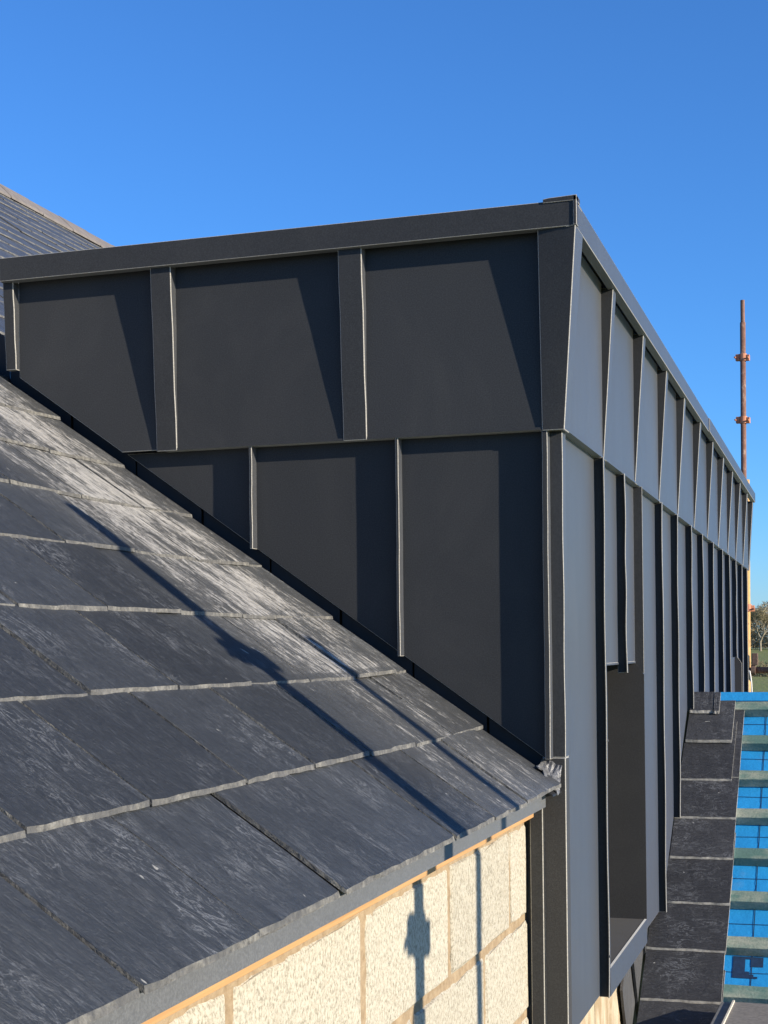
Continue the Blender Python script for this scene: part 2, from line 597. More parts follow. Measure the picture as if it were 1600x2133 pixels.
part('rib', taper_rib(-1.578, -1.545, ZF+0.004, roof_z(-1.56)+0.045, DR*0.9, 0.004, 0.0), M_METAL, D, 0.002)

# --- corner rib (wraps both faces)
mb = MB()
rings = []
for i in range(7):
    t = i/6
    z = -0.006+(ZF+0.010)*t
    d = 0.004+0.041*t
    e = 0.004+0.031*t
    rings.append([(-0.053, -e, z), (d, -d, z), (d, 0.062, z), (-0.004, 0.062, z), (-0.004, 0.004, z), (-0.053, 0.004, z)])
mb.loft(rings)
part('rib', mb, M_METAL, D, 0.002)

# --- long front, upper tier
ribsB = [0.627, 1.295, 1.955, 2.595, 3.290, 3.963, 4.631, 5.300, 5.955, 6.640]
edges = [0.062]+ribsB+[YEND-0.06]
for k in range(len(edges)-1):
    y0 = edges[k]+(0.050 if k else -0.004)
    y1 = edges[k+1]+0.008
    part('cladding_panel', MB().box(-0.006, 0.0, y0, y1, 0.0, ZF+0.02), M_METAL, D, 0.0015)
def rib_front(y0, w, dt):
    m_ = MB()
    rings = []
    for i in range(7):
        t = i/6
        z = -0.004+(ZF+0.008)*t
        d = 0.003+dt*t
        wv = 0.0012*math.sin(i*1.7+y0*5)
        rings.append([(d, y0+wv, z), (d, y0+w+wv, z), (-0.003, y0+w+wv, z), (-0.003, y0+wv, z)])
    m_.loft(rings)
    return m_
for y in ribsB:
    part('rib', rib_front(y, 0.055, DR), M_METAL, D, 0.0018)
part('rib', rib_front(YEND-0.06, 0.062, DR), M_METAL, D, 0.0018)

for (y, z, x) in ((0.571, -0.82, LX+0.031), (0.571, -1.44, LX+0.031)):
    part('screw', MB().tube((x-0.002, y+0.009, z), (x+0.0025, y+0.009, z), 0.004, n=8), M_FASCIA, D)
part('screw', MB().tube((-0.026, -0.020, 0.255), (-0.026, -0.0212, 0.255), 0.003, n=8), M_FASCIA, D)
# --- drip closing the underside of the upper tier
mb = MB()
mb.box(-1.10, 0.003, -0.003, LP+0.06, -0.003, 0.003)
mb.box(LX-0.05, 0.003, LP+0.06, YEND, -0.003, 0.003)
part('drip_edge', mb, M_METAL, D)

# --- parapet fascias, corner cap, flat roof
OV = 0.0455
def fascia_A():
    m_ = MB()
    sec = lambda x: [(x, -OV, ZF), (x, -OV, ZT), (x, 0.05, ZT), (x, 0.05, ZT-0.006), (x, -OV+0.006, ZT-0.006), (x, -OV+0.006, ZF+0.001), (x, -0.02, ZF+0.001), (x, -0.02, ZF-0.002)][:8]
    xs_ = [-1.578, -1.2, -0.8, -0.4, OV]
    return m_.loft([sec(x) for x in xs_])
part('parapet_fascia', fascia_A(), M_METAL, D, 0.002)
def fascia_B(y0, y1, o):
    m_ = MB()
    sec = lambda y: [(o, y, ZF), (o, y, ZT), (-0.05, y, ZT), (-0.05, y, ZT-0.006), (o-0.006, y, ZT-0.006), (o-0.006, y, ZF+0.001), (0.02, y, ZF+0.001), (0.02, y, ZF-0.002)]
    n_ = 6
    return m_.loft([sec(y0+(y1-y0)*i/n_) for i in range(n_+1)])
part('parapet_fascia', fascia_B(-OV+0.0005, 3.66, OV-0.0005), M_METAL, D, 0.002)
part('parapet_fascia', fascia_B(3.62, YEND+0.012, OV+0.004), M_METAL, D, 0.002)
mb = MB()
mb.prism([(-0.036, -OV-0.003, ZT-0.004), (-0.036, -OV-0.003, ZT+0.006), (-0.02, -OV-0.003, ZT+0.008), (OV+0.003, -OV-0.003, ZT+0.010), (OV+0.003, -OV-0.003, ZT-0.004)], (0, 0.05, 0))
mb.prism([(OV+0.003, -OV-0.003, ZF+0.001), (OV+0.003, -OV-0.003, ZT+0.010), (OV-0.006, -OV-0.003, ZT+0.010), (OV-0.006, -OV-0.003, ZF+0.001)], (0, 0.022, 0))
part('corner_cap', mb, M_METAL2, D, 0.0015)
part('flat_roof', MB().box(-1.57, 0.0, 0.0, YEND, ZT-0.03, ZT-0.012), M_METAL, D)

# --- cheek, lower tier: panels, seams, corner post
low_x = [(-1.12, -0.846), (-0.846, -0.436), (-0.436, -0.044)]
for x0, x1 in low_x:
    pts = cheek_poly(x0, x1, -0.002, -3.0, 0.034)
    pts = [(x, min(z, -0.002)) for x, z in pts]
    if x0 < -1.1:      # triangular piece
        xa = (C0-(-0.002-0.034)*cT)/sT
        pts = [(xa, -0.002), (x1, -0.002), (x1, roof_z(x1)+0.034)]
    part('cladding_panel', MB().prism([(x, LP, z) for x, z in pts], (0, 0.006, 0)), M_METAL, D, 0.001)
def seam_cheek(x, zt, zb, depth=LP, flange=0.008, seed=0):
    m_ = MB()
    rings = []
    n_ = 14
    for i in range(n_+1):
        z = zb+(zt-zb)*i/n_
        w = 0.0005*math.sin(i*0.7+seed)+0.0003*math.sin(i*2.3+seed*2)
        t = 0.0035
        rings.append([(x-flange+w, LP-depth, z), (x+w, LP-depth, z), (x+w*0.4+0.001, LP+0.001, z), (x+w*0.4-t, LP+0.001, z),
                      (x-t+w, LP-depth+0.004, z), (x-flange+w, LP-depth+0.004, z)])
    m_.loft(rings)
    return m_
for k, x in enumerate((-0.842, -0.432)):
    part('standing_seam', seam_cheek(x, -0.003, roof_z(x)+0.032, seed=k*2), M_METAL, D, 0.0014)
part('standing_seam', seam_cheek(-0.041, -0.003, -0.832, flange=0.014, seed=5), M_METAL, D, 0.0014)
# corner post: one angle strip running down past the eaves
mb = MB()
rings = []
for i in range(13):
    z = -0.003-0.825*i/12
    w = 0.0008*math.sin(i*1.3)
    rings.append([(-0.043, LP-0.002, z), (-0.008+w, LP-0.002, z), (-0.008+w, 0.075, z), (-0.03, 0.075, z), (-0.03, LP+0.012, z), (-0.043, LP+0.012, z)])
mb.loft(rings)
part('corner_post', mb, M_METAL, D, 0.0015)
# returns of the cladding below the eaves, beside the block wall
part('corner_return', MB().box(-0.066, -0.008, LP-0.004, 0.075, -3.0, -0.829), M_METAL2, D, 0.002)
part('corner_return', MB().box(-0.100, -0.0665, 0.018, 0.06, -3.0, -0.955), M_METAL2, D, 0.002)
part('corner_return', MB().box(-0.118, -0.1005, 0.045, 0.07, -3.0, -0.975), M_FASCIA, D, 0.001)

# --- long front, lower tier
seamB = [0.591, 1.019, 1.995, 2.518, 3.101, 3.651, 4.237, 4.823, 5.348, 5.899, 6.426, 6.95]
TRIM_Y = 1.405
YK = RY0-(1.557+0.015+RZ0)/RS     # where the wing roof meets the lower edge of the cladding
def front_bottom(y):
    if y < YK: return -1.557
    return wing_z(y)+0.015 if y < RY0 else max(-1.557, RZ0-(y-RY0)*RS+0.015)
panelsB = [(0.0755, 0.591), (1.405, 1.995), (1.995, 2.518), (2.518, 3.101), (3.101, 3.651), (3.651, 4.237), (4.237, 4.823), (4.823, 5.348),
           (5.348, 5.899), (5.899, 6.426), (6.426, 6.95), (6.95, YEND-0.08)]
for y0, y1 in panelsB:
    pts = [(y0, -0.002), (y1, -0.002), (y1, front_bottom(y1))]
    for yy in (RY0, YK):
        if y0 < yy < y1:
            pts.append((yy, front_bottom(yy)))
    pts.append((y0, front_bottom(y0)))
    if y0 == 5.348:
        pass
    part('cladding_panel', MB().prism([(LX, y, z) for y, z in pts], (-0.006, 0, 0)), M_METAL, D, 0.001)
part('cladding_panel', MB().box(LX-0.006, LX, 0.591, 1.019, -0.60, -0.002), M_METAL, D, 0.001)
part('cladding_panel', MB().box(LX-0.006, LX, 1.019, 1.405, -0.60, -0.002), M_METAL, D, 0.001)
def seam_front(y, zt, zb, depth=0.030, flange=0.015, seed=0):
    m_ = MB()
    rings = []
    n_ = 22
    for i in range(n_+1):
        z = zb+(zt-zb)*i/n_
        w = 0.0022*math.sin(i*0.42+seed)+0.0012*math.sin(i*1.1+seed*2.3)
        t = 0.004
        X0 = LX-0.001
        X1 = LX+depth+0.0012*math.sin(i*0.7+seed)
        rings.append([(X1, y-flange+w, z), (X1, y+w, z), (X0, y+w*0.3, z), (X0, y-t+w*0.3, z), (X1-0.004, y-t+w, z), (X1-0.004, y-flange+w, z)])
    m_.loft(rings)
    return m_
for k, y in enumerate(seamB):
    zb = {0: -1.560, 1: -0.632, 2: -1.557}.get(k, front_bottom(y)-0.005)
    if y == 5.899: zb = -0.62
    part('standing_seam', seam_front(y, -0.004, zb, seed=k*1.7), M_METAL, D, 0.0014)
# plain angle trim from the drip to the window head, lit on its near side
mb = MB()
mb.box(LX-0.001, LX+0.030, TRIM_Y, TRIM_Y+0.004, -0.640, -0.004)
part('angle_trim', mb, M_METAL, D, 0.0008)
# front closing strip and end wall at the far end
part('end_closer', MB().box(-1.55, LX+0.005, YEND-0.08, YEND-0.03, -6.4, -0.003), M_METAL2, D, 0.002)

# --- recessed window
win = part('window', MB().box(-0.30, -0.285, 0.60, 1.43, -1.51, -0.585), M_METAL2, D, 0, label='tall narrow window in a deep folded metal reveal')
def wpart(nm, mb_, m_, bev=0.0015):
    return part(nm, mb_, m_, win, bev if nm == 'sill_apron' else 0)
wpart('jamb', MB().prism([(LX+0.030, TRIM_Y-0.002, -1.480), (LX+0.030, TRIM_Y-0.002, -0.645), (LX-0.002, TRIM_Y-0.002, -0.600), (-0.285, TRIM_Y-0.002, -0.600), (-0.285, TRIM_Y-0.002, -1.480)], (0, 0.006, 0)), M_METAL2)
wpart('jamb', MB().box(-0.285, LX+0.026, 0.598, 0.604, -1.480, -0.61), M_METAL)
wpart('head', MB().box(-0.285, LX+0.002, 0.604, TRIM_Y-0.003, -0.606, -0.600), M_METAL)
wpart('sill', MB().box(-0.285, LX+0.028, 0.604, TRIM_Y-0.002, -1.486, -1.480), M_METAL2, 0)
wpart('sill_apron', MB().box(LX+0.022, LX+0.030, 0.600, TRIM_Y+0.004, -1.560, -1.479), M_METAL, 0)
wpart('glass', MB().box(-0.284, -0.276, 0.66, 1.35, -1.43, -0.66), M_GLASS, 0)
# the second reveal far along the front
win2 = part('window', MB().box(-0.25, -0.24, 5.36, 6.02, -1.9, -0.60), M_METAL2, D, 0, label='far window reveal near the end of the long front')
part('jamb', MB().prism([(LX+0.045, 6.06, -1.9), (LX+0.045, 6.06, -0.66), (LX+0.004, 6.06, -0.60), (LX-0.001, 6.06, -0.60), (LX-0.001, 6.06, -1.9)], (0, 0.005, 0)), M_METAL2, win2, 0.001)

# --- soakers between slates and cheek
for j in range(0, 9):
    xt = -0.013-0.1997*j
    a = Vector((xt-0.1997, 0, roof_z(xt-0.1997)))
    b = Vector((xt-0.006, 0, roof_z(xt-0.006)))
    m_ = MB()
    yv = 0.062-0.0025*(j % 2)
    m_.prism([(a.x, yv, a.z-0.03), (b.x, yv, b.z-0.03), (b.x, yv, b.z+0.11), (a.x, yv, a.z+0.11)], (0, 0.004, 0))
    m_.prism([(a.x, -0.09, a.z-0.022), (b.x, -0.09, b.z-0.022), (b.x, -0.09, b.z-0.018), (a.x, -0.09, a.z-0.018)], (0, 0.15, 0))
    part('soaker', m_, M_SOAKER, D)

# --- crumpled lead dressing at the foot of the cheek corner
bm_v, bm_f = [], []
nu, nv = 9, 7
for i in range(nu):
    for j in range(nv):
        u, v = i/(nu-1), j/(nv-1)
        x = -0.085+0.085*u
        base = Vector((x, -0.045+0.085*v, roof_z(x)+0.004))
        lift = max(0, v-0.45)**1.2*0.11*(0.5+0.9*u)
        p = base+Vector((0, -0.02*u*v, lift))
        nn = mnoise.noise(Vector((u*4.3, v*4.1, 1.7)))
        p += Vector((0.006*nn, 0.008*mnoise.noise(Vector((u*6, v*5, 9))), 0.012*nn))
        if u > 0.8:
            p.z -= 0.10*(u-0.8)*(1-v)
        bm_v.append(Vector((-0.045+(p.x+0.045)*0.6, p.y, roof_z(p.x)+(p.z-roof_z(p.x))*0.7)))
for i in range(nu-1):
    for j in range(nv-1):
        bm_f.append((i*nv+j, (i+1)*nv+j, (i+1)*nv+j+1, i*nv+j+1))
o = part('lead_flap', MB().add(bm_v, bm_f), M_LEAD, D, label='crumpled pale lead flap at the foot of the corner')
sm = o.modifiers.new('thick', 'SOLIDIFY'); sm.thickness = 0.003

# ------------------------------------------------------------------ main slate roof
R = thing('slate_roof', (-0.02, -1.5, -0.92), 'pitched roof of blue grey riven slates with pale lime streaks beside the dormer', 'roof')
SL_L, SL_W, SL_T = 0.40, 0.309, 0.0064
G = 0.245
TILT = math.atan(SL_T/G)
def slate_mesh(name, seed, L=SL_L, Wd=SL_W, T=SL_T, mats=None, chamfer=0.006):
    rnd = random.Random(seed)
    m_ = MB()
    ns, nw = 3, 8
    top, tailb = [], []
    edge = [rnd.uniform(-0.0010, 0.0010) for _ in range(nw+1)]
    side = [rnd.uniform(-0.0012, 0.0012) for _ in range(2)]
    for i in range(ns+1):
        s_ = [0.0, 0.45*L, 0.78*L, L-chamfer][i]
        for j in range(nw+1):
            y = (j/nw-0.5)*Wd+(side[0] if j == 0 else side[1] if j == nw else 0)*(1 if i > 1 else 0)
            z = rnd.uniform(-0.0007, 0.0007)
            ss = s_+(edge[j]+rnd.uniform(-0.0022, 0.0016) if i == ns else 0)
            top.append((ss-L, y, z))
    for j in range(nw+1):
        y = (j/nw-0.5)*Wd+(side[0] if j == 0 else side[1] if j == nw else 0)
        tailb.append((edge[j]+rnd.uniform(0, 0.002), y, -T))
    headb = [(-L, -Wd/2, -T), (-L, Wd/2, -T)]
    v = top+tailb+headb
    w1 = nw+1
    F_, mi = [], []
    for i in range(ns):
        for j in range(nw):
            F_.append((i*w1+j, (i+1)*w1+j, (i+1)*w1+j+1, i*w1+j+1)); mi.append(0)
    tb = w1*(ns+1)
    for j in range(nw):
        F_.append((ns*w1+j, tb+j, tb+j+1, ns*w1+j+1)); mi.append(1)
    hb = tb+w1
    F_.append(tuple([i*w1 for i in range(ns+1)]+[tb, hb][::1])); mi.append(1)
    F_.append(tuple([hb+1, tb+nw]+[i*w1+nw for i in range(ns, -1, -1)])); mi.append(1)
    F_.append(tuple([hb]+[tb+j for j in range(nw+1)]+[hb+1])); mi.append(1)
    m_.add(v, F_, mi)
    return m_.mesh(name, mats)
slates = [slate_mesh('slate', 10+i, mats=[M_SLATE, M_EDGE], chamfer=0.004) for i in range(9)]
RB = Matrix((ES, EY, EN)).transposed().to_4x4()
def slate_mat(xt, y, dh=0.0, roll=0.0, tail=0.0, twist=0.0, wide=1.0):
    z = roof_z(xt)
    m_ = RB @ Matrix.Rotation(twist, 4, 'Z') @ Matrix.Rotation(roll, 4, 'X') @ Matrix.Rotation(-TILT, 4, 'Y')
    m_ = Matrix.Translation(Vector((xt, y, z))+ES*tail+EN*dh) @ m_ @ Matrix.Diagonal((1, wide, 1, 1))
    return m_
even = [-0.090-0.315*k for k in range(0, 12)]
odd = [-0.287-0.315*k for k in range(0, 12)]
nparts = 0
rnd = random.Random(3)
def lay_row(j, joints, yend, rowlist, under=False):
    global nparts
    xt = -0.0145-0.1997*j
    prev = yend
    for y in joints:
        y += rnd.uniform(-0.006, 0.006) if y != joints[-1] else 0
        wd = prev-y
        cy = (prev+y)/2
        near = cy > -0.40
        m4 = slate_mat(xt, cy, dh=(rnd.uniform(-0.0015, 0.0028)+(0.004 if near else 0))-(SL_T*1.5 if under else 0), roll=rnd.uniform(-0.009, 0.009)+(0.022 if near else 0),
                       tail=rnd.uniform(-0.0025, 0.003)-(0.007 if under else 0), twist=rnd.uniform(-0.004, 0.004), wide=(wd-0.0095)/SL_W)
        inst('slate', rnd.choice(slates), m4, R)
        nparts += 1
        prev = y
for j in range(0, 9):
    jo = even if j % 2 == 0 else odd
    lim = [-2.9, -2.6, -2.3, -2.0, -1.7, -1.5, -1.2, -1.0, -0.8][j]-0.35
    lay_row(j, [y for y in jo if y > lim], -0.002, j)
lay_row(0, [y+0.15 for y in odd if y > -3.0], -0.002, 0, True)
# rows seen beyond the dormer, up to the ridge
far = {8: (0.0, 0.4), 9: (0.1, 0.7), 10: (0.4, 1.0), 11: (0.7, 1.3), 12: (1.0, 1.7), 13: (1.3, 2.0), 14: (1.6, 2.4), 15: (1.9, 2.7), 16: (2.2, 3.2), 17: (2.5, 3.5), 18: (2.9, 4.2),
       19: (3.3, 4.8), 20: (3.6, 5.1), 21: (3.9, 5.7), 22: (4.2, 6.1), 23: (4.5, 6.7), 24: (4.8, 7.0), 25: (5.1, 7.4), 26: (5.4, 8.0), 27: (5.7, 8.4)}
done = {}
for j, (a, b) in far.items():
    xt = -0.0145-0.1997*j
    ph = 0.0 if j % 2 else 0.157
    k0 = math.floor((a-0.4-ph)/0.315)
    k1 = math.ceil((b+0.4-ph)/0.315)
    done[j] = (k0, k1)
    for k in range(k0, k1):
        cy = ph+k*0.315+0.157
        m4 = slate_mat(xt, cy, dh=rnd.uniform(-0.002, 0.003), roll=rnd.uniform(-0.008, 0.008), tail=rnd.uniform(-0.004, 0.004), twist=rnd.uniform(-0.006, 0.006), wide=0.985)
        inst('slate', rnd.choice(slates), m4, R)
        nparts += 1
# everything else of the slope, joined
mb = MB()
for j in range(0, 28):
    xt = -0.0145-0.1997*j
    z = roof_z(xt)
    ph = 0.0 if j % 2 else 0.157
    for k in range(-18, 34):
        y0 = ph+k*0.315
        if j in done and done[j][0] <= k < done[j][1]: continue
        cy = y0+0.157
        if j < 9:
            lim = [-2.9, -2.6, -2.3, -2.0, -1.7, -1.5, -1.2, -1.0, -0.8][j]-0.35
            jo = [y for y in (even if j % 2 == 0 else odd) if y > lim][-1]
            if cy > jo-0.16 and cy < YEND+0.1: continue
        elif cy > 0.0 and xt > -1.60: continue
        if cy > YEND-0.2 and j < 12: continue
        T4 = slate_mat(xt, cy)
        vs = [T4 @ Vector(p) for p in ((-SL_L, -0.155, 0), (0, -0.155, 0), (0, 0.155, 0), (-SL_L, 0.155, 0), (-SL_L, -0.155, -SL_T), (0, -0.155, -SL_T), (0, 0.155, -SL_T), (-SL_L, 0.155, -SL_T))]
        mb.add(vs, [(0, 1, 2, 3), (1, 5, 6, 2), (0, 4, 5, 1), (3, 2, 6, 7)], [0, 1, 1, 1])
part('slates', mb, [M_SLATE, M_EDGE], R, kind='stuff')
# deck under the slates
def deck_quad(x0, x1, y0, y1):
    o_ = -0.034
    return [(x0, y0, roof_z(x0, o_)), (x1, y0, roof_z(x1, o_)), (x1, y1, roof_z(x1, o_)), (x0, y1, roof_z(x0, o_))]
mb = MB()
mb.prism(deck_quad(-5.56, -0.10, -5.6, 0.06), EN*-0.02)
mb.prism(deck_quad(-5.56, -1.57, 0.06, YEND), EN*-0.02)
mb.prism(deck_quad(-5.56, -2.40, YEND, 10.5), EN*-0.02)
part('roof_deck', mb, M_DECK, R)
# ridge tiles and the hidden rear slope
xr, zr = -5.585, roof_z(-5.585)
mb = MB().prism([(xr, -5.6, zr-0.03), (xr-4.0, -5.6, zr-0.03-4.0*math.tan(TH)), (xr-4.0, 10.5, zr-0.03-4.0*math.tan(TH)), (xr, 10.5, zr-0.03)], (0, 0, -0.03))
part('rear_slope', mb, M_SLATE, R)
for k in range(34):
    y0 = -5.6+k*0.475
    m_ = MB()
    lift = 0.004*(k % 2)
    a = [(xr+0.17, zr-0.095+lift), (xr+0.085, zr-0.012+lift), (xr+0.03, zr+0.035+lift), (xr-0.03, zr+0.035+lift), (xr-0.17, zr-0.085+lift)]
    b = [(x, z-0.02) for x, z in reversed(a)]
    m_.prism([(x, y0, z) for x, z in a+b], (0, 0.465, 0))
    part('ridge_tile', m_, M_RIDGE, R, 0.004)
# eaves
part('eaves_fascia', MB().box(-0.075, -0.048, -5.6, -0.035, -0.948, -0.912), M_FASCIA, R, 0.001)
mb = MB()
rings = []
for i in range(40):
    y = -5.6+5.59*i/39
    w = 0.0012*math.sin(i*1.9)+0.0008*math.sin(i*4.1)
    rings.append([(-0.083+w, y, -0.976+w), (-0.083+w, y, -0.94), (-0.30, y, -0.94), (-0.30, y, -0.976+w)])
mb.loft(rings)
part('timber_strip', mb, M_TIMBER, R, 0.0015)

# ------------------------------------------------------------------ block wall below the eaves
BW = thing('block_wall', (-0.2, -1.5, -3.0), 'sunlit cream aggregate block wall with buff mortar under the slate eaves', 'wall')
WX = -0.110
def block_mesh(name, L, Hh, seed, dep=0.10):
    rnd_ = random.Random(seed)
    m_ = MB()
    # face at x=0, back at x=-dep, wobbly perimeter
    nL, nH = 6, 3
    per = []
    for i in range(nL): per.append((-L/2+L*i/nL, -Hh/2))
    for i in range(nH): per.append((L/2, -Hh/2+Hh*i/nH))
    for i in range(nL): per.append((L/2-L*i/nL, Hh/2))
    for i in range(nH): per.append((-L/2, Hh/2-Hh*i/nH))
    fr = [(rnd_.uniform(-0.0015, 0), y*0.975+rnd_.uniform(-0.004, 0.004), z*0.955+rnd_.uniform(-0.004, 0.004)) for y, z in per]
    fr2 = [(-0.006, y+rnd_.uniform(-0.002, 0.002), z+rnd_.uniform(-0.002, 0.002)) for y, z in per]
    bk = [(-dep, y, z) for y, z in per]
    n_ = len(per)
    m_.loft([bk, fr2, fr])
    return m_.mesh(name, M_BLOCK)
BH = 0.224
blk = [block_mesh('block', 0.538, BH, 60+i) for i in range(4)]
blkL = [block_mesh('block', 0.185, BH, 80), block_mesh('block', 0.30, BH, 81)]
zrow = [-1.112, -1.356, -1.600, -1.844]
for r_, zc in enumerate(zrow):
    joints = [-0.165-0.5615*k for k in range(-1, 9)] if r_ % 2 == 0 else [-0.430-0.5615*k for k in range(-1, 9)]
    for k in range(len(joints)-1):
        y1, y0 = joints[k], joints[k+1]
        if k == 0:
            y1 = 0.040
        gap = 0.028
        L = (y1-y0)-gap
        base = rnd.choice(blk)
        sc = L/0.538
        m4 = Matrix.Translation((WX+rnd.uniform(-0.002, 0.002), (y0+y1)/2, zc)) @ Matrix.Diagonal((1, sc, 1, 1))
        inst('block', base, m4, BW)
# mortar bed with a smeared uneven face
mb = MB()
ny, nz = 220, 60
gv = []
for i in range(ny+1):
    for k in range(nz+1):
        y = -5.0+5.045*i/ny
        z = -1.99+1.0*k/nz
        x = WX-0.0055+0.004*mnoise.noise(Vector((y*14, z*14, 2)))+0.003*mnoise.noise(Vector((y*45, z*45, 5)))
        gv.append((x, y, z))
gf = []
for i in range(ny):
    for k in range(nz):
        gf.append((i*(nz+1)+k, (i+1)*(nz+1)+k, (i+1)*(nz+1)+k+1, i*(nz+1)+k+1))
mb.add(gv, gf)
part('mortar', mb, M_MORTAR, BW, smooth=True)
part('wall_base', MB().box(-0.25, WX-0.004, -5.6, 0.045, -6.7, -1.985), M_BLOCK, BW)
part('wall_back', MB().box(-0.30, WX-0.03, -5.6, 0.045, -1.985, -0.985), M_MORTAR, BW)

# sheathing below the dormer front
BW2 = thing('sheathing_wall', (-0.1, 1.2, -3.0), 'tan weathered sheathing strip showing under the dormer cladding beside the stepped slates', 'wall')
for k, (y0, y1, dx) in enumerate([(0.08, 0.90, 0), (0.905, 1.40, 0.003), (1.405, 2.25, 0.001)]):
    m_ = MB()
    m_.box(-0.10, -0.088+dx, y0, y1, -6.5, -1.535)
    part('sheathing_board', m_, M_SHEATH, BW2, 0.003)

# ------------------------------------------------------------------ wing roof with battens and membrane
WR = thing('battened_roof', (0.8, 2.2, -1.6), 'half slated wing roof of blue membrane and green battens beside the dormer', 'roof')
EW = Vector((0, -math.cos(TH), -math.sin(TH)))          # down slope
NW = Vector((0, -math.sin(TH), math.cos(TH)))           # normal
def WP(x, y, h=0.0):
    return Vector((x, y, wing_z(y)))+NW*h
def WPs(x, s, h=0.0):
    return Vector((x, RY0, RZ0))+EW*s+NW*h
def memb_h(x, s):
    return -0.050-0.005*abs(math.sin(math.pi*(s+0.02)/0.2452))+0.007*mnoise.noise(Vector((x*5, s*6, 3)))
# membrane sheet, slightly sagging between battens
XM0, XM1 = -0.02, 3.2
mb = MB()
gv, gf = [], []
nu, nv = 64, 90
SLEN = 3.2
for i in range(nu+1):
    for j in range(nv+1):
        x = XM0+(XM1-XM0)*i/nu
        s = SLEN*j/nv
        h = memb_h(x, s)
        gv.append(WPs(x, s, h))
for i in range(nu):
    for j in range(nv):
        gf.append((i*(nv+1)+j, (i+1)*(nv+1)+j, (i+1)*(nv+1)+j+1, i*(nv+1)+j+1))
mb.add(gv, gf)
memb = part('membrane', mb, M_MEMB, WR, smooth=True)
# membrane dressed over the ridge and the far slope
mb = MB()
mb.prism([WPs(XM0, 0.055, -0.012), WPs(XM1, 0.055, -0.012), Vector((XM1, RY0+0.0, RZ0-0.004)), Vector((XM0, RY0, RZ0-0.004))], NW*-0.02)
mb.prism([(XM0, RY0, RZ0-0.006), (XM1, RY0, RZ0-0.006), (XM1, RY0+2.4, RZ0-0.006-2.4*RS), (XM0, RY0+2.4, RZ0-0.006-2.4*RS)], (0, 0, -0.02))
part('ridge_membrane', mb, M_MEMB, WR)
# printed lines and mark on the membrane
mb = MB()
def strip(x0, x1, s0, s1):
    n_ = max(1, int(max(abs(x1-x0), abs(s1-s0))/0.04))
    hp = lambda x, s: memb_h(x, s)+0.002
    for i in range(n_):
        a, b = i/n_, (i+1)/n_
        if abs(x1-x0) > abs(s1-s0):
            q = [(x0+(x1-x0)*a, s0), (x0+(x1-x0)*b, s0), (x0+(x1-x0)*b, s1), (x0+(x1-x0)*a, s1)]
        else:
            q = [(x0, s0+(s1-s0)*a), (x1, s0+(s1-s0)*a), (x1, s0+(s1-s0)*b), (x0, s0+(s1-s0)*b)]
        mb.add([WPs(x, s, hp(x, s)) for x, s in q], [(0, 1, 2, 3)])
for k in range(12):
    x = 0.322+0.25*k
    strip(x-0.0018, x+0.0018, 0.06, 3.0)
for k in range(14):
    s = 0.105+0.245*k+0.0
    strip(0.05, 3.1, s+0.075-0.0016, s+0.075+0.0016)
# large printed mark: a square hook, only part of it shows beside the frame edge
def mark(x0, s0):
    strip(x0, x0+0.044, s0, s0+0.108)
    strip(x0+0.044, x0+0.109, s0, s0+0.012)
    strip(x0+0.064, x0+0.109, s0+0.012, s0+0.048)
    strip(x0+0.044, x0+0.060, s0+0.072, s0+0.108)
    strip(x0+0.060, x0+0.076, s0+0.086, s0+0.108)
    strip(x0+0.076, x0+0.090, s0+0.097, s0+0.108)
mark(0.254, 1.570)
part('printed_mark', mb, M_PRINT, memb)
# battens
for k in range(13):
    yb = 3.182-0.1962*k
    s0 = (RY0-yb)/math.cos(TH)
    x0 = 0.0 + (0.10 if k == 0 else 0)
    m_ = MB()
    rings = []
    for i in range(26):
        x = x0+(3.05-x0)*i/25
        w = 0.0022*mnoise.noise(Vector((x*5, k*3.1, 0)))
        w2 = 0.0022*mnoise.noise(Vector((x*6, k*3.1, 7)))
        ht = -0.009+w2
        rings.append([WPs(x, s0+w, -0.052), WPs(x, s0+w, ht), WPs(x, s0+0.058+w2, ht), WPs(x, s0+0.058+w2, -0.052)])
    m_.loft(rings)
    part('batten', m_, M_BATTEN, WR, 0.002)
# slates beside the dormer wall
def wing_slate(x0, x1, ytail, seed, L=0.42, lift=0.0, twist=0.0):
    me = slate_mesh('slate', seed, L, x1-x0, 0.010, [M_SLATE_R, M_EDGE_R], 0.007)
    B = Matrix((EW, Vector((1, 0, 0)), NW)).transposed().to_4x4()      # local x down slope, y along +X
    m4 = Matrix.Translation(Vector(((x0+x1)/2, ytail, wing_z(ytail)))+NW*(0.006+lift)) @ B @ Matrix.Rotation(twist, 4, 'Z') @ Matrix.Rotation(-TILT, 4, 'Y')
    inst('slate', me, m4, WR)
tails = [2.928, 2.722, 2.525, 2.330, 2.125, 1.925, 1.722, 1.520, 1.318, 1.116]
for i, yt in enumerate(tails):
    if i == 0:
        wing_slate(-0.01, 0.188, yt, 200, 0.30, 0.008)
        wing_slate(0.08, 0.2285, yt-0.19, 201, 0.52, -0.0055)
        continue
    xr_ = [0, 0.2, 0.2305, 0.230, 0.232, 0.231, 0.228, 0.2325, 0.232, 0.231][i]
    wing_slate(-0.018-(0.042 if i > 3 else 0), xr_, yt, 202+i, twist=rnd.uniform(-0.006, 0.006))
wing_slate(-0.008, 0.094, 3.088, 230, 0.15, 0.018)
wing_slate(0.098, 0.124, 3.084, 231, 0.15, 0.020, 0.02)
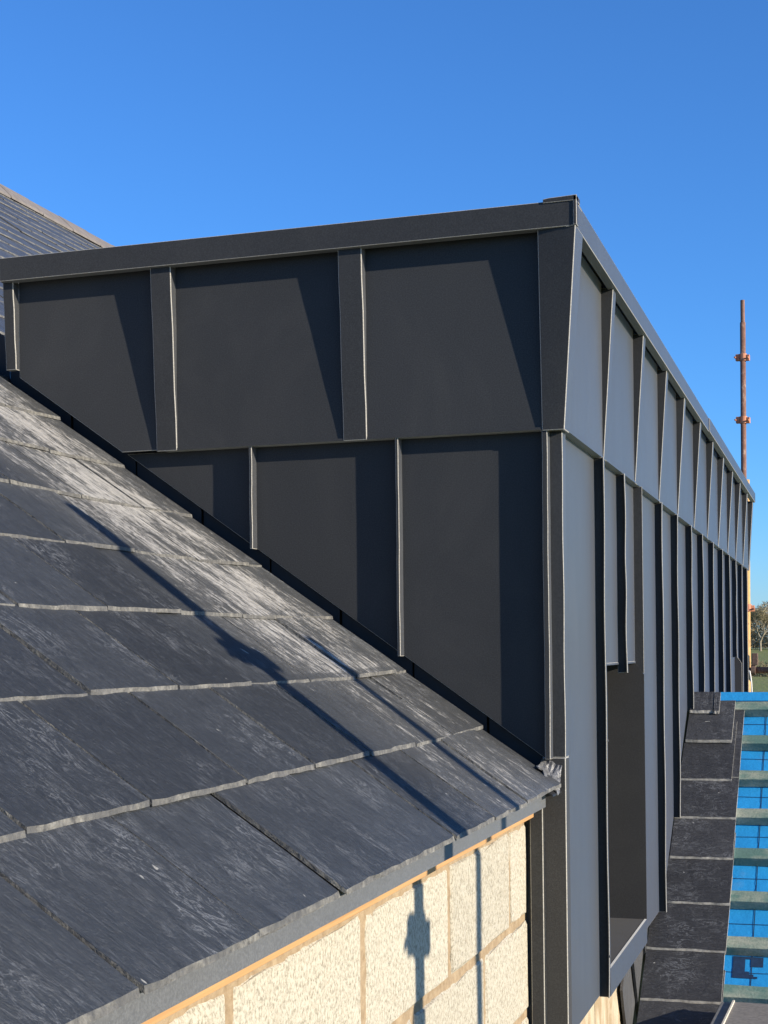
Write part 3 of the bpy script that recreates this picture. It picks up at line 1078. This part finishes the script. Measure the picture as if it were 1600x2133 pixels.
# upright slate pieces closing the gap to the wall
for i, yb in enumerate([2.10, 1.91, 1.715, 1.515]):
    m_ = MB()
    s1 = (RY0-yb)/math.cos(TH)
    x = -0.060-0.0045*i
    n_ = 6
    lo, hi = [], []
    for q in range(n_+1):
        h = -0.14+0.47*q/n_
        ws = 0.006*mnoise.noise(Vector((q*0.9, i*3.3, 1)))
        lo.append(WPs(x+0.010*(q/n_), s1+ws, h))
        hi.append(WPs(x-0.006, s1-0.40, h))
    pts = lo+hi[::-1]
    m_.prism(pts, (-0.009, 0, 0))
    part('upright_slate', m_, M_SLATE_U, WR, 0.0)

# flat deck at the foot of the battens
DK = thing('flat_deck', (0.7, 1.0, -2.0), 'flat grey brown deck with a pale metal edge bead at the foot of the battens', 'deck')
ZD = -1.802
a1 = Matrix.Rotation(rad(-2.0), 4, 'Z')
def dk(name, x0, x1, y0, y1, z0, z1, m_, bev=0.002):
    mb_ = MB().box(x0, x1, y0, y1, z0, z1)
    piv = Vector((0.235, 1.655, 0))
    mb_.v = [piv+(a1 @ (v-piv)) for v in mb_.v]
    return part(name, mb_, m_, DK, bev)
dk('deck_board', 0.275, 1.6, 0.3, 1.655, ZD-0.12, ZD, M_DECKTOP)
dk('edge_trim', 0.235, 0.2748, 0.3, 1.655, ZD-0.12, ZD-0.003, M_DECKTRIM)
dk('edge_bead', 0.2738, 0.2815, 0.3, 1.656, ZD-0.01, ZD+0.006, M_BEAD, 0.001)

# ------------------------------------------------------------------ scaffold poles
def coupler(mb_, c, r, ang=0.0):
    """a swivel coupler: ring halves, bolt flap and a second jaw"""
    x, y, z = c
    rot = Matrix.Rotation(ang, 4, 'Z')
    t = MB()
    t.tube((0, 0, -0.038), (0, 0, 0.038), r+0.011, n=14)
    t.box(-r-0.045, -r-0.004, -0.026, 0.026, -0.032, 0.036)
    t.box(r+0.004, r+0.040, -0.022, 0.022, -0.038, 0.024)
    t.tube((-r-0.045, 0.02, 0.0), (-r-0.045, -0.065, 0.0), 0.010, n=8)
    t.tube((r+0.03, 0.02, -0.01), (r+0.03, -0.06, -0.01), 0.010, n=8)
    for v in t.v:
        pass
    t.v = [Vector(c)+(rot @ v) for v in t.v]
    mb_.add(t.v, t.f)
    return mb_
def pole(name, base, top, r, mat, label, couplers=(), spigot=None, cm=None, ang=0.3, grp=None):
    P = thing(name, base, label, 'scaffold pole', grp)
    b, t = Vector(base), Vector(top)
    part('tube', MB().tube(b, t, r, n=16), mat, P, smooth=True)
    if spigot:
        part('spigot', MB().tube(t, t+Vector((0, 0, spigot)), r*0.78, n=14), mat, P)
    for zc in couplers:
        f = (zc-b.z)/(t.z-b.z)
        part('coupler', coupler(MB(), b.lerp(t, f), r, ang), cm or M_COUPLER, P, 0.003)
    return P
pole('scaffold_pole', (-0.385, 12.3, -6.6), (-0.341, 12.3, 2.87), 0.029, M_RUST, 'tall rusty scaffold pole standing up into the sky beyond the dormer', (2.50, 1.84), 0.235, M_COUPLER, -0.15)
PB = pole('scaffold_pole', (-0.312, 11.5, -6.6), (-0.272, 11.5, 1.12), 0.031, M_YELLOW, 'yellow ochre scaffold pole at the far end of the dormer', (-0.165, -0.80), None, M_COUPLER, 0.2)
pole('scaffold_pole', (1.50, -1.355, -6.6), (1.50, -1.355, 0.53), 0.031, M_RUST, 'near scaffold pole off to the right whose shadow crosses the slates', (0.05, -0.605), None, M_COUPLER, 1.0, 'scaffold poles beside the house')
pole('scaffold_pole', (2.6, -1.163, -6.6), (2.6, -1.163, 0.44), 0.024, M_RUST, 'thinner rusty scaffold pole standing out beyond the thicker near one', (), None, None, 0.3, 'scaffold poles beside the house')
LG = thing('scaffold_ledger', (-0.2, 11.45, -0.785), 'rusty horizontal scaffold tube running right from the yellow pole', 'scaffold tube')
part('tube', MB().tube((-0.215, 11.43, -0.79), (3.2, 11.5, -0.80), 0.032, n=14), M_RUST, LG, smooth=True)
part('end_flange', MB().tube((-0.245, 11.43, -0.79), (-0.20, 11.43, -0.79), 0.052, n=14), M_RUSTDARK, LG, 0.004)
part('bracket', MB().box(-0.235, -0.175, 11.40, 11.46, -0.74, -0.62), M_RUSTDARK, LG, 0.006)
mb = MB()
prev = None
for i in range(15):
    t = i/14
    p = Vector((-0.285+0.05*min(1, t*2.2)+0.0*t, 11.36, -0.83+0.035*math.sin(math.pi*min(1, t*2.0))-0.75*max(0, t-0.3)))
    if prev is not None:
        mb.tube(prev, p, 0.0075, n=7, caps=False)
    prev = p
o = part('rope', mb, M_ROPE, None, smooth=True)
o['label'] = 'short white rope hanging from the yellow scaffold pole'; o['category'] = 'rope'

# ------------------------------------------------------------------ distant trees and hedges
def grow(mb_, p, d, L, r, depth, rnd_, tips):
    q = p+d*L
    mb_.tube(p, q, r, r*0.68, n=6 if depth > 2 else 4, caps=False)
    if depth == 0:
        tips.append((q, d))
        return
    for _ in range(rnd_.choice((2, 3, 3))):
        nd = (d+Vector((rnd_.uniform(-1, 1), rnd_.uniform(-1, 1), rnd_.uniform(-0.35, 0.9)))*0.62).normalized()
        grow(mb_, p+d*L*rnd_.uniform(0.6, 1.0), nd, L*rnd_.uniform(0.62, 0.86), r*0.62, depth-1, rnd_, tips)
def tree(loc, h, seed, label, depth=5, tw=34, grp='bare trees at the field edge'):
    rnd_ = random.Random(seed)
    T_ = thing('bare_tree', loc, label, 'tree', grp)
    trunk, tips = MB(), []
    grow(trunk, Vector(loc), Vector((rnd_.uniform(-.12, .12), 0, 1)).normalized(), h*0.24, h*0.022, depth, rnd_, tips)
    part('trunk', trunk, M_BARK, T_)
    tm = MB()
    for q, d in tips:
        for _ in range(tw):
            nd = (d*0.5+Vector((rnd_.uniform(-1, 1), rnd_.uniform(-1, 1), rnd_.uniform(-0.6, 1)))).normalized()
            a = q+Vector((rnd_.uniform(-1, 1), rnd_.uniform(-1, 1), rnd_.uniform(-1, 1)))*h*0.035
            b = a+nd*h*rnd_.uniform(0.03, 0.075)
            s_ = nd.cross(Vector((0, 1, 0.3))).normalized()*h*0.0022
            tm.add([a-s_, a+s_, b], [(0, 1, 2)])
    part('crown', tm, M_TWIG, T_)
tz = ground_z(0, 205)
spec = [(-10.2, 196, 8.4, 'tall bare tree nearest the yellow pole with a pale forked trunk'),
        (-7.6, 203, 7.6, 'rounded olive brown bare tree right of the forked one'),
        (-4.4, 199, 9.2, 'larger bare tree farther right along the field edge'),
        (-13.5, 206, 8.8, 'bare tree half hidden behind the dormer end'),
        (-1.0, 208, 8.0, 'bare tree at the right of the field edge row'),
        (3.0, 203, 9.0, 'bare tree farthest right in the field edge row')]
for i, (x, y, h, lab) in enumerate(spec):
    tree((x, y, ground_z(x, y)-0.1), h*(1.0), 40+i, lab)
def hedge(x0, x1, y, h, d, n_, seed, mat, label):
    rnd_ = random.Random(seed)
    m_ = MB()
    for _ in range(n_):
        x = rnd_.uniform(x0, x1)
        yy = y+rnd_.gauss(0, d)
        z = ground_z(x, yy)+h*rnd_.random()**1.3*(0.75+0.35*mnoise.noise(Vector((x*0.35, y, 0))))
        nd = Vector((rnd_.uniform(-1, 1), rnd_.uniform(-1, 1), rnd_.uniform(-0.4, 1))).normalized()
        L = rnd_.uniform(0.25, 0.7)*(1.4 if h > 4 else 1)
        s_ = nd.cross(Vector((0, 1, 0.2))).normalized()*rnd_.uniform(0.02, 0.06)
        a = Vector((x, yy, z))
        m_.add([a-s_, a+s_, a+nd*L], [(0, 1, 2)])
    o_ = part('hedge', m_, mat)
    o_['label'] = label
    o_['category'] = 'hedge'
hedge(-40, 30, 213, 7.5, 3.0, 60000, 5, M_HEDGE, 'tangled olive hedge along the foot of the far trees')
hedge(-30, 25, 132, 1.5, 0.7, 9000, 6, M_HEDGE, 'low dark hedge across the middle of the green field')
hedge(-20, 18, 78, 2.2, 1.3, 10000, 8, M_HEDGE, 'rough brown hedge nearest the house below the rusty tube')
print('slate parts', nparts, 'objects', len(bpy.data.objects))
